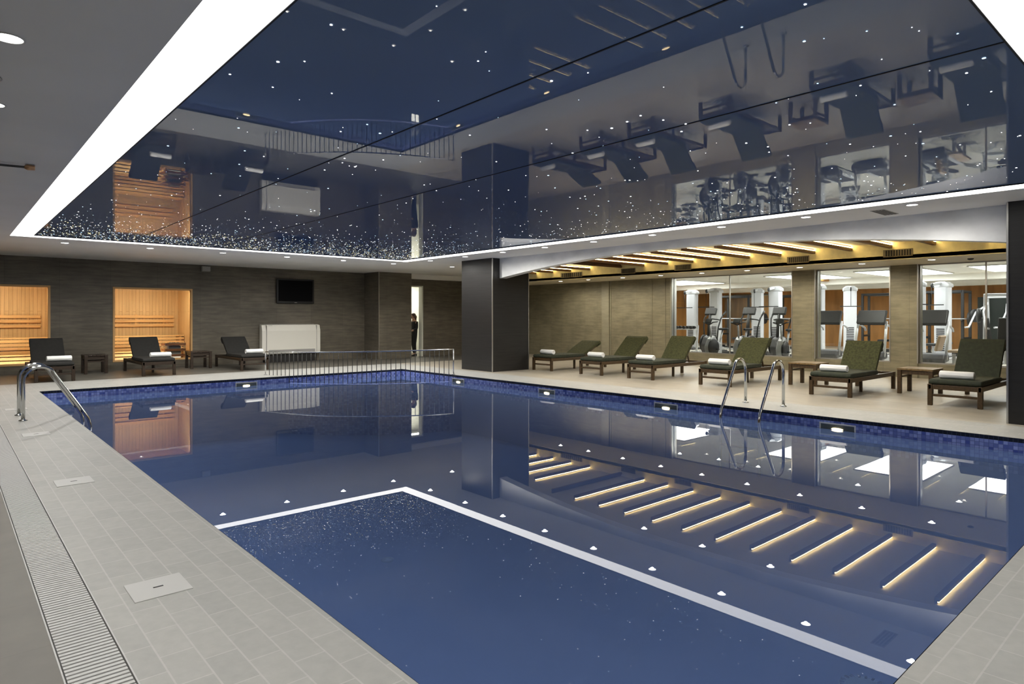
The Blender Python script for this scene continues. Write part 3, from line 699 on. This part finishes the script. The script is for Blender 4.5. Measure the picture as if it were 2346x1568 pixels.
def exercise_bike():
    t = thing('exercise_bike', '', 'exercise machine')
    b = MB(); b.bar((-.55, 0, .05), (.55, 0, .05), .09, .06); b.bar((-.55, -.25, .03), (-.55, .25, .03), .07, .06); b.bar((.55, -.25, .03), (.55, .25, .03), .07, .06); b.build('base_frame', 'machdark', t, .01)
    b = MB(); b.prism([(-.16, .1), (.5, .1), (.56, .36), (.42, .6), (.22, .72), (.10, .56), (-.18, .42)], -.09, .09, 'xz'); b.build('housing', 'whiteplastic', t, .04, 3)
    b = MB(); b.lathe([(.25, -.03), (.27, 0), (.25, .03), (.05, .035)], (.33, .115, .34), 24, 'y'); b.build('flywheel', 'rubber', t)
    b = MB(); b.tube([(-.12, 0, .4), (-.30, 0, .88)], .03, 10); b.build('seat_post', 'silver', t)
    b = MB(); b.prism([(-.46, -.12), (-.36, -.13), (-.12, -.03), (-.12, .03), (-.36, .13), (-.46, .12)], .88, .95, 'xy'); b.build('saddle', 'rubber', t, .025, 3)
    b = MB(); b.tube([(.30, 0, .65), (.36, 0, 1.05)], .03, 10); b.build('handlebar_post', 'silver', t)
    b = MB(); b.tube([(.24, -.2, 1.16), (.46, -.19, 1.14), (.40, 0, 1.06), (.46, .19, 1.14), (.24, .2, 1.16)], .018, 8); b.build('handlebar', 'rubber', t)
    b = MB(); b.mbox(Matrix.Translation((.44, 0, 1.18)) @ Matrix.Rotation(math.radians(-30), 4, 'Y'), (.05, .22, .16)); b.build('console', 'rubber', t, .015)
    for s_ in (-1, 1):
        b = MB(); b.bar((.05, s_*.11, .33), (.05+s_*.15, s_*.12, .33-s_*.06), .025, .03); c = b.build('crank', 'silver', t)
        b = MB(); b.cbox((.05+s_*.15, s_*.17, .33-s_*.06), (.10, .09, .025)); b.build('pedal', 'rubber', c)
    return t
def treadmill():
    t = thing('treadmill', '', 'exercise machine')
    b = MB(); b.box(-1.6, -.40, .03, .15, .40, .17); b.build('deck', 'silver', t, .02)
    b = MB(); b.box(-1.55, -.26, .17, -.05, .26, .178); b.build('running_belt', 'rubber', t)
    b = MB(); b.prism([(-.15, .1), (.30, .05), (.34, .16), (.24, .30), (-.05, .32), (-.15, .22)], -.42, .42, 'xz'); b.build('motor_hood', 'machdark', t, .04, 3)
    for s_ in (-1, 1):
        b = MB(); b.tube([(.10, s_*.40, .15), (-.02, s_*.40, .7), (-.16, s_*.38, 1.18)], .038, 10); b.build('upright', 'silver', t)
        b = MB(); b.tube([(-.14, s_*.38, 1.08), (-.34, s_*.37, 1.06), (-.62, s_*.37, .98), (-.68, s_*.37, .90)], .028, 8); b.build('handrail', 'silver', t)
    mt = Matrix.Translation((-.12, 0, 1.30)) @ Matrix.Rotation(math.radians(-28), 4, 'Y')
    b = MB(); b.mbox(mt, (.09, .78, .44)); b.build('console', 'rubber', t, .03, 3)
    b = MB(); b.bar((-.2, -.4, 1.10), (-.2, .4, 1.10), .05, .06); b.build('crossbar', 'rubber', t, .01)
    b = MB(); b.mbox(mt @ Matrix.Translation((-.05, 0, .04)), (.012, .34, .18)); b.build('display', 'tvscreen', t)
    return t
def cable_tower(w=.42, h=2.25):
    t = thing('cable_tower', '', 'exercise machine')
    b = MB(); b.box(-.45, -w*.7, 0, .35, w*.7, .07); b.build('base_plate', 'machdark', t, .02)
    b = MB(); b.prism([(-.11, -w/2), (.11, -w/2), (.15, -w/2+.06), (.15, w/2-.06), (.11, w/2), (-.11, w/2), (-.15, w/2-.06), (-.15, -w/2+.06)], .07, h, 'xy'); b.build('weight_shroud', 'whiteplastic', t, .03, 3)
    b = MB(); b.prism([(-w/2-.03, h-.02), (-w/2-.03, h+.08), (-w/2+.08, h+.16), (w/2-.08, h+.16), (w/2+.03, h+.08), (w/2+.03, h-.02)], -.16, .16, 'yz'); b.build('crown_cap', 'silver', t, .03, 3)
    b = MB(); b.bar((-.05, 0, h+.12), (-.62, 0, h+.05), .07, .08); b.build('boom', 'silver', t, .01)
    b = MB(); b.lathe([(.07, -.02), (.07, .02), (.02, .022)], (-.62, 0, h+.03), 16, 'y'); b.build('pulley', 'rubber', t)
    b = MB(); b.cyl((-.66, 0, h), (-.66, 0, h-.55), .008, 6); b.bar((-.66, -.34, h-.57), (-.66, .34, h-.57), .03, .03); b.build('pull_bar', 'rubber', t)
    b = MB(); b.box(-.72, -.15, .42, -.38, .15, .50); b.build('seat_pad', 'rubber', t, .03, 3)
    b = MB(); b.bar((-.55, 0, .07), (-.55, 0, .42), .07, .07); b.build('seat_post', 'silver', t)
    b = MB()
    for k in range(12): b.box(-.152, -w/2+.09, .25+k*.06, -.148, w/2-.09, .29+k*.06)
    b.build('weight_stack', 'machdark', t)
    return t
def press_station():
    t = thing('press_station', '', 'exercise machine')
    b = MB(); b.bar((-.8, -.3, .04), (.6, -.3, .04), .08, .07); b.bar((-.8, .3, .04), (.6, .3, .04), .08, .07); b.bar((.55, -.35, .04), (.55, .35, .04), .08, .07)
    b.bar((.5, -.3, .05), (.4, -.3, 1.95), .08, .08); b.bar((.5, .3, .05), (.4, .3, 1.95), .08, .08); b.bar((.4, -.3, 1.92), (.4, .3, 1.92), .08, .08); b.build('frame', 'silver', t, .01)
    b = MB(); b.mbox(Matrix.Translation((-.25, 0, .9)) @ Matrix.Rotation(math.radians(-14), 4, 'Y'), (.08, .32, .8)); b.build('back_pad', 'rubber', t, .03, 3)
    b = MB(); b.cbox((-.48, 0, .47), (.42, .34, .08)); b.build('seat_pad', 'rubber', t, .03, 3)
    b = MB(); b.bar((-.35, 0, .05), (-.35, 0, .44), .08, .08); b.build('seat_post', 'silver', t)
    for s_ in (-1, 1):
        b = MB(); b.tube([(.38, s_*.26, 1.7), (.05, s_*.42, 1.45), (-.3, s_*.42, 1.0), (-.5, s_*.40, 1.0)], .028, 8); b.build('press_arm', 'silver', t)
        b = MB(); b.lathe([(.2, -.03), (.2, .03), (.05, .035)], (.15, s_*.50, 1.35), 20, 'y'); b.build('weight_plate', 'rubber', t)
    return t
def squat_rack():
    t = thing('squat_rack', '', 'exercise machine')
    b = MB()
    for sx in (-.45, .45):
        for sy in (-.6, .6): b.bar((sx, sy, 0), (sx, sy, 2.2), .08, .08)
        b.bar((sx, -.6, 2.16), (sx, .6, 2.16), .08, .08); b.bar((sx, -.6, .04), (sx, .6, .04), .08, .07)
    for sy in (-.6, .6):
        for z in (.04, .6, 2.16): b.bar((-.45, sy, z), (.45, sy, z), .07, .07)
    b.build('frame', 'rubber', t, .008)
    b = MB(); b.cyl((-.56, -1.0, 1.25), (-.56, 1.0, 1.25), .016, 8); br = b.build('barbell', 'silver', t)
    for sy in (-.82, .82):
        b = MB(); b.lathe([(.22, -.03), (.22, .03), (.05, .035)], (-.56, sy, 1.25), 20, 'y'); b.build('weight_plate', 'rubber', br)
    b = MB()
    for sy in (-.6, .6): b.bar((-.5, sy, 1.18), (-.6, sy, 1.22), .05, .05)
    b.build('bar_hook', 'rubber', t)
    b = MB(); b.box(-.3, -.14, .38, .3, .14, .46); b.build('bench_pad', 'rubber', t, .02)
    b = MB(); b.bar((-.25, 0, 0), (-.25, 0, .38), .06, .06); b.bar((.25, 0, 0), (.25, 0, .38), .06, .06); b.build('bench_leg', 'silver', t)
    return t
sr = squat_rack(); place(sr, 25.0, 13.9, .15, 'black squat rack deep behind the leftmost cross trainer', 'exercise machine', 'squat racks in the gym')
for x, y, rr, l in ((25.9, 12.1, -.1, 'black squat rack deep behind the middle cross trainer'), (26.7, 8.9, .1, 'black squat rack deep in the middle gym window'), (25.6, 6.6, 0, 'black squat rack deep behind the right gym column')):
    place(copy_tree(sr), x, y, rr, l, 'exercise machine', 'squat racks in the gym')
ct = cross_trainer(); place(ct, 20.4, 12.15, PI, 'black cross trainer, leftmost behind the first gym window', 'exercise machine', 'cross trainers in the gym')
for y, l in ((10.75, 'black cross trainer in the middle of the first gym window'), (9.72, 'black cross trainer next to the left gym column')):
    place(copy_tree(ct), 20.4, y, PI+.06, l, 'exercise machine', 'cross trainers in the gym')
eb = exercise_bike(); place(eb, 18.9, 11.25, PI-.1, 'white spinning bike in front of the leftmost cross trainer', 'exercise machine', 'exercise bikes in the gym')
for x, y, r, l in ((18.9, 10.35, PI+.1, 'white spinning bike in the middle of the first gym window'), (18.9, 8.98, PI+.1, 'white spinning bike just left of the left gym column')):
    place(copy_tree(eb), x, y, r, l, 'exercise machine', 'exercise bikes in the gym')
tm = treadmill(); place(tm, 20.4, 8.40, PI, 'treadmill with black console partly behind the left gym column', 'exercise machine', 'treadmills in the gym')
for y, l in ((7.15, 'treadmill with black console in the middle gym window'), (5.62, 'treadmill with black console just right of the right gym column')):
    place(copy_tree(tm), 20.4, y, PI, l, 'exercise machine', 'treadmills in the gym')
tw = cable_tower(); place(tw, 22.0, 13.15, 0, 'white cable tower behind the leftmost cross trainer', 'exercise machine', 'cable towers in the gym')
for x, y, r, l in ((23.4, 12.2, .3, 'white cable tower behind the middle cross trainer'), (22.5, 11.05, .1, 'white cable tower between the middle and right cross trainers'), (22.0, 9.35, -.1, 'white cable tower just right of the left gym column'), (24.2, 9.15, .4, 'white cable tower between the two treadmill consoles'), (22.2, 6.45, .2, 'white cable tower at the left edge of the third gym window'), (23.4, 6.1, -.2, 'white cable tower behind the right treadmill'), (22.9, 14.75, .1, 'white cable tower far back at the left end of the first gym window')):
    place(copy_tree(tw), x, y, r, l, 'exercise machine', 'cable towers in the gym')
ps = press_station(); place(ps, 21.4, 4.2, .4, 'silver press station behind the window strip by the right pillar', 'exercise machine', 'press stations in the gym')
place(copy_tree(ps), 23.4, 4.9, -.3, 'press station with black pads deep behind the right gym window', 'exercise machine', 'press stations in the gym')
place(copy_tree(ps), 24.3, 10.6, .2, 'press station standing between the cable towers of the first window', 'exercise machine', 'press stations in the gym')
t = thing('weight_bench', 'white-framed bench with a beige pad behind the last lounger', 'bench', (19.6, 4.75, GF))
b = MB(); b.box(-.5, -.14, .40, .55, .14, .47); b.build('seat_pad', 'pad', t, .03, 3)
b = MB(); b.mbox(Matrix.Translation((.0, .42, .62)) @ Matrix.Rotation(.25, 4, 'X'), (.5, .07, .42)); b.build('back_pad', 'pad', t, .03, 3)
b = MB(); b.bar((-.45, 0, .1), (.5, 0, .36), .07, .07); b.bar((-.5, -.25, .04), (-.5, .25, .04), .07, .07); b.bar((.5, -.25, .04), (.5, .25, .04), .07, .07); b.bar((.5, 0, .04), (.5, 0, .38), .07, .07); b.bar((-.45, 0, .04), (-.45, 0, .38), .07, .07); b.build('frame', 'whiteplastic', t, .01)
# step platform under the first window's machines
t = thing('dumbbell_rack', 'low dumbbell rack at the left edge of the first gym window', 'rack', (21.0, 13.95, GF))
b = MB()
for s_ in (-1, 1): b.bar((0, s_*.6, 0), (.1, s_*.6, 1.0), .06, .06); b.bar((-.3, s_*.6, .03), (.3, s_*.6, .03), .06, .06)
b.bar((-.05, -.6, .45), (-.05, .6, .45), .25, .04); b.bar((0, -.6, .85), (0, .6, .85), .25, .04); b.build('frame', 'silver', t)
for z in (.52, .92):
    for k in range(4):
        d = MB(); y = -.45+k*.3
        d.cyl((-.14, y, z), (.10, y, z), .018, 8); d.cyl((-.17, y, z), (-.07, y, z), .055, 10); d.cyl((.03, y, z), (.13, y, z), .055, 10)
        o = d.build('dumbbell', 'rubber'); o.location = (21.0, 13.95, GF)
        tag(o, 'black dumbbell on the %s shelf of the rack, %s from the right' % ('lower' if z < .7 else 'upper', ORD[k]), 'dumbbell', 'dumbbells on the rack')

# ------------------------------------------------------------------ loungers, towels, tables
def lounger(loc, rz, ang, label, group, wood, seat, back, length=2.36, hinge=1.38, bl=.78):
    """local: foot end at x = 0, head toward +x"""
    t = thing('sun_lounger', label, 'sun lounger', loc, rz, group); W = .355
    for s_ in (-1, 1):
        b = MB(); b.box(0, s_*W-.022, .275, length, s_*W+.022, .355); b.build('side_rail', wood, t, .005)
        for x in (.03, length-.05):
            b = MB(); b.box(x-.03, s_*W-.035, 0, x+.03, s_*W+.035, .36); b.build('leg', wood, t, .005)
    b = MB(); b.box(1.19, -.14, .0, 1.24, -.09, .30); b.build('support_leg', wood, t, .004)
    b = MB(); b.box(.01, -W, .275, .05, W, .355); b.build('end_rail', wood, t, .004)
    b = MB(); b.box(length-.07, -W, .275, length-.03, W, .355); b.build('end_rail', wood, t, .004)
    b = MB(); b.box(.015, -W, .155, .045, W, .195); b.build('stretcher', wood, t, .004)
    b = MB()
    for k in range(12): b.box(.08+k*.11, -W, .335, .16+k*.11, W, .352)
    for k in range(8): b.box(hinge+.05+k*.11, -W, .30, hinge+.11+k*.11, W, .318)
    b.build('slats', wood, t)
    b = MB(); n = 9
    prof = [(.02, .36), (.0, .40), (.03, .445), (.2, .452), (.7, .448), (1.2, .45), (hinge+.02, .44), (hinge+.03, .36)]
    b.prism(prof, -W-.02, W+.02, 'xz'); b.build('seat_cushion', seat, t, .022, 3)
    a = math.radians(ang); ca, sa = math.cos(a), math.sin(a)
    def P(l, h): return (hinge + l*ca - h*sa, .385 + l*sa + h*ca)
    b = MB(); prof = [P(-.02, 0), P(.0, .065), P(.3, .075), P(bl-.05, .078), P(bl+.03, .06), P(bl+.045, .01), P(bl+.02, -.05), P(bl-.16, -.055), P(bl-.16, -.03), P(bl-.03, -.022), P(bl-.05, -.002), P(.3, 0)]
    b.prism(prof, -W+.01, W-.01, 'xz'); b.build('back_cushion', back, t, .016, 3)
    b = MB()
    for s_ in (-1, 1): b.bar((P(0, -.03)[0], s_*(W-.06), P(0, -.03)[1]), (P(bl-.05, -.03)[0], s_*(W-.06), P(bl-.05, -.03)[1]), .035, .035)
    b.bar((P(.4, -.03)[0], -W+.06, P(.4, -.03)[1]), (P(.4, -.03)[0], W-.06, P(.4, -.03)[1]), .03, .03)
    b.build('back_frame', wood, t)
    b = MB(); q = P(.42, -.04)
    for s_ in (-1, 1): b.bar((q[0], s_*.2, q[1]), (min(q[0]+.12, length-.1), s_*.2, .31), .025, .03)
    b.build('prop', wood, t)
    return t
def towel(world, rz, label, L=.50):
    b = MB(); R = .068
    prof = [(.001, -L/2+.012), (.018, -L/2+.010), (.022, -L/2+.003), (.036, -L/2+.003), (.04, -L/2+.012), (.044, -L/2+.002), (.056, -L/2), (R, -L/2+.012)]
    prof = prof + [(R+.001, -L/4), (R-.001, 0), (R+.001, L/4)] + [(r, -h) for r, h in prof[::-1]]
    b.lathe(prof, (0, 0, R*.93), 22, 'y')
    b.hexa([(-R-.004, -L/2+.006, R*.95), (-R+.01, -L/2+.006, R*.6), (-R+.01, L/2-.006, R*.6), (-R-.004, L/2-.006, R*.95), (-R*.82, -L/2+.006, R*1.55), (-R*.7, -L/2+.006, R*1.4), (-R*.7, L/2-.006, R*1.4), (-R*.82, L/2-.006, R*1.55)])
    o = b.build('rolled_towel', 'towel'); o.location = world; o.rotation_euler = (0, 0, rz)
    return tag(o, label, 'towel', 'rolled white towels on the loungers')
rl = [(12.98, 26, 'lowered nearly flat, beside the dark far pillar', 'nearest the dark far pillar'), (11.17, 41, 'with half-raised back in front of the tiled wall', 'on the second lounger from the far pillar'),
      (9.58, 50, 'with raised back, third from the far pillar', 'on the third lounger from the far pillar'), (7.58, 49, 'with raised back behind the right pool ladder', 'on the lounger behind the pool ladder'),
      (5.14, 57, 'with raised back between the two wooden tables', 'on the lounger between the two tables'), (3.13, 55, 'with raised back beside the right edge pillar', 'on the lounger at the right edge')]
for i, (y, ang, l, tl) in enumerate(rl):
    lounger((12.62, y, 0), 0, ang, 'wooden sun lounger with olive cover ' + l, 'loungers along the gym windows', 'wood', 'cushion', 'backcloth' if i < 5 else 'cushion', bl=(.80, .80, .74, .76, .68, .80)[i])
    towel((12.62+.25, y+.02, .452), 0, 'rolled white towel ' + tl)
ll = [(1.955, 18.2, 47, 'in front of the left sauna window', 'in front of the left sauna window'), (4.17, 18.38, 45, 'in front of the right sauna window', 'in front of the right sauna window'), (6.62, 18.45, 40, 'beside the white fan coil unit', 'beside the white fan coil unit')]
for x, y, ang, l, tl in ll:
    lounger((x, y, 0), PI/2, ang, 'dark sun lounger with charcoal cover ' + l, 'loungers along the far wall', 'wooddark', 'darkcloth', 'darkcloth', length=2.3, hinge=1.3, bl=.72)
    towel((x+.12, y+.40, .452), PI/2+.06, 'rolled white towel on the dark lounger ' + tl)
def table(x0, y0, x1, y1, label, wood, top, h=.50):
    t = thing('side_table', label, 'side table', ((x0+x1)/2, (y0+y1)/2, 0), 0, 'low wooden tables between loungers'); a, c = (x1-x0)/2, (y1-y0)/2
    b = MB()
    for k in range(6): b.box(-a+k*2*a/6+.002, -c, h-.035, -a+(k+1)*2*a/6-.002, c, h)
    b.build('table_top', top, t, .004)
    for sx in (-1, 1):
        for sy in (-1, 1):
            b = MB(); b.cbox((sx*(a-.04), sy*(c-.04), (h-.035)/2), (.07, .07, h-.035)); b.build('leg', wood, t, .005)
        b = MB(); b.cbox((sx*(a-.04), 0, h-.075), (.025, 2*c-.15, .08)); b.build('apron', wood, t)
    for sy in (-1, 1):
        b = MB(); b.cbox((0, sy*(c-.04), h-.075), (2*a-.15, .025, .08)); b.build('apron', wood, t)
        b = MB(); b.cbox((0, sy*(c-.04), .33), (2*a-.15, .03, .035)); b.build('stretcher', wood, t)
table(14.1, 6.02, 14.76, 6.64, 'low wooden side table between the fourth and fifth lounger', 'wood', 'woodtop')
table(14.1, 3.84, 14.76, 4.46, 'low wooden side table left of the lounger at the right edge', 'wood', 'woodtop')
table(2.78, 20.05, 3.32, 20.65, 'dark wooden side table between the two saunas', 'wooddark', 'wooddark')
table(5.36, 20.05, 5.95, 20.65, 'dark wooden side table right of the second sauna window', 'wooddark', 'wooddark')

# ------------------------------------------------------------------ person in the doorway
def skinned(name, joints, bones, mat, parent, root, sub=2):
    me = bpy.data.meshes.new(name); me.from_pydata([j[0] for j in joints], bones, []); me.materials.append(M[mat])
    o = bpy.data.objects.new(name, me); COL.objects.link(o); o.parent = parent
    o.modifiers.new('skin', 'SKIN').use_smooth_shade = True
    for i, j in enumerate(joints):
        v = me.skin_vertices[0].data[i]; v.radius = j[1] if isinstance(j[1], tuple) else (j[1], j[1]); v.use_root = (i == root)
    s_ = o.modifiers.new('sub', 'SUBSURF'); s_.levels = s_.render_levels = sub
    return o
pt = thing('person', 'person in black standing side-on in the doorway, holding a white cloth', 'person', (13.66, 21.15, 0), PI)
# local +x is the way the person faces (toward the left of the picture)
J = [((0, 0, .90), (.12, .15)), ((0, 0, 1.08), (.10, .13)), ((.01, 0, 1.26), (.11, .16)), ((0, 0, 1.36), (.06, .09)), ((.02, 0, 1.43), .048), ((.04, 0, 1.50), (.07, .065)), ((.04, 0, 1.58), (.085, .075)),
     ((0, .09, .84), .085), ((.03, .09, .47), .058), ((.0, .09, .09), .042), ((.10, .09, .04), .04), ((.17, .09, .03), .03),
     ((0, -.09, .84), .085), ((-.02, -.09, .47), .058), ((-.07, -.09, .09), .042), ((.03, -.09, .04), .04), ((.10, -.09, .03), .03),
     ((-.01, .19, 1.30), .052), ((.0, .22, 1.06), .042), ((.19, .16, .98), .034), ((.25, .14, .98), .028),
     ((-.01, -.19, 1.30), .052), ((.0, -.22, 1.06), .042), ((.19, -.14, 1.02), .034), ((.25, -.12, 1.02), .028)]
B = [(0, 1), (1, 2), (2, 3), (3, 4), (4, 5), (5, 6), (0, 7), (7, 8), (8, 9), (9, 10), (10, 11), (0, 12), (12, 13), (13, 14), (14, 15), (15, 16), (2, 17), (17, 18), (18, 19), (19, 20), (2, 21), (21, 22), (22, 23), (23, 24)]
body = skinned('body', J, B, 'skin', pt, 0)
JC = [((0, 0, .90), (.13, .165)), ((0, 0, 1.08), (.112, .145)), ((.01, 0, 1.25), (.122, .17)), ((0, 0, 1.34), (.075, .11)),
      ((0, .09, .84), .095), ((.03, .09, .47), .07), ((.0, .09, .10), .055), ((0, -.09, .84), .095), ((-.02, -.09, .47), .07), ((-.07, -.09, .10), .055),
      ((-.01, .19, 1.30), .062), ((.0, .22, 1.06), .05), ((.16, .17, .995), .042), ((-.01, -.19, 1.30), .062), ((.0, -.22, 1.06), .05), ((.16, -.15, 1.025), .042)]
BC = [(0, 1), (1, 2), (2, 3), (0, 4), (4, 5), (5, 6), (0, 7), (7, 8), (8, 9), (2, 10), (10, 11), (11, 12), (2, 13), (13, 14), (14, 15)]
skinned('clothes', JC, BC, 'suit', pt, 0)
for sy in (-1, 1):
    x0, zz = .25, (.98 if sy > 0 else 1.02); yy = sy*.13
    for k in range(4):
        L = (.055, .068, .072, .062)[k]
        jj = [((x0, yy, zz), .014), ((x0+.035, yy-sy*.012+(k-1.5)*.012*sy, zz+.004), .009), ((x0+.035+L*.5, yy-sy*.02+(k-1.5)*.016*sy, zz-.004), .008), ((x0+.03+L*.8, yy-sy*.035+(k-1.5)*.016*sy, zz-.03), .0075)]
        skinned('finger', jj, [(0, 1), (1, 2), (2, 3)], 'skin', body, 0, 1)
    jj = [((x0-.01, yy, zz+.006), .013), ((x0+.02, yy-sy*.03, zz+.03), .010), ((x0+.05, yy-sy*.045, zz+.02), .009)]
    skinned('thumb', jj, [(0, 1), (1, 2)], 'skin', body, 0, 1)
    b = MB(); fx = (.06 if sy > 0 else -.01); b.prism([(fx-.12, 0), (fx+.15, 0), (fx+.16, .035), (fx+.06, .07), (fx-.03, .10), (fx-.12, .09)], sy*.09-.045, sy*.09+.045, 'xz'); b.build('shoe', 'shoe', pt, .02, 3)
b = MB(); b.ball((.02, 0, 1.565), .105, 14, (1.0, .88, 1.05)); b.ball((-.06, 0, 1.50), .07, 12, (.9, 1.1, 1.5)); b.ball((-.075, 0, 1.40), .05, 10, (.8, 1.0, 1.8)); b.build('hair', 'hair', pt)
b = MB(); b.ball((.088, 0, 1.535), .066, 14, (.75, .92, 1.35)); b.tube([(.135, 0, 1.55), (.155, 0, 1.525), (.138, 0, 1.515)], [.008, .014, .008], 8); b.ball((.06, .072, 1.53), .022, 8, (.8, .4, 1.3)); b.ball((.06, -.072, 1.53), .022, 8, (.8, .4, 1.3)); b.build('face', 'skin', pt)
b = MB(); b.ball((.135, .026, 1.552), .009, 8); b.ball((.135, -.026, 1.552), .009, 8); b.build('eyes', 'eye', pt)
b = MB(); b.ball((.132, 0, 1.492), .016, 8, (.5, 1.3, .4)); b.build('mouth', 'lip', pt)
b = MB(); b.prism([(-.05, -.16), (.06, -.17), (.08, -.02), (.05, .04), (-.03, .05), (-.07, -.02)], -.14, .12, 'xz')
o = b.build('folded_cloth', 'shirt', None, .02, 3); o.location = (13.66-.30, 21.15, 1.0); o.rotation_euler = (0, 0, PI); tag(o, 'white folded cloth held by the person in the doorway', 'cloth')

# ------------------------------------------------------------------ camera, world, view
cam = bpy.data.cameras.new('camera'); co = bpy.data.objects.new('camera', cam); COL.objects.link(co)
F_PX, W_PX = 1472.0, 2346.0
cam.sensor_fit = 'HORIZONTAL'; cam.sensor_width = 36; cam.lens = 36*F_PX/W_PX
cam.shift_y = -(784-727.4)/W_PX; cam.clip_start = .05; cam.clip_end = 200
co.location = (0, 0, 1.5); co.rotation_euler = (PI/2, 0, -math.radians(41.54))
scene.camera = co
scene.cycles.diffuse_bounces = 5; scene.cycles.max_bounces = 7; scene.cycles.glossy_bounces = 4; scene.cycles.transparent_max_bounces = 8; scene.cycles.use_adaptive_sampling = True; scene.cycles.adaptive_threshold = .13; scene.cycles.caustics_reflective = False; scene.cycles.caustics_refractive = False
w = bpy.data.worlds.new('world'); scene.world = w; w.use_nodes = True
w.node_tree.nodes['Background'].inputs[0].default_value = (.02, .02, .02, 1); w.node_tree.nodes['Background'].inputs[1].default_value = 1
vs = scene.view_settings
vs.view_transform = 'Standard'; vs.look = 'None'; vs.gamma = 1; vs.exposure = 0.97; vs.use_curve_mapping = False
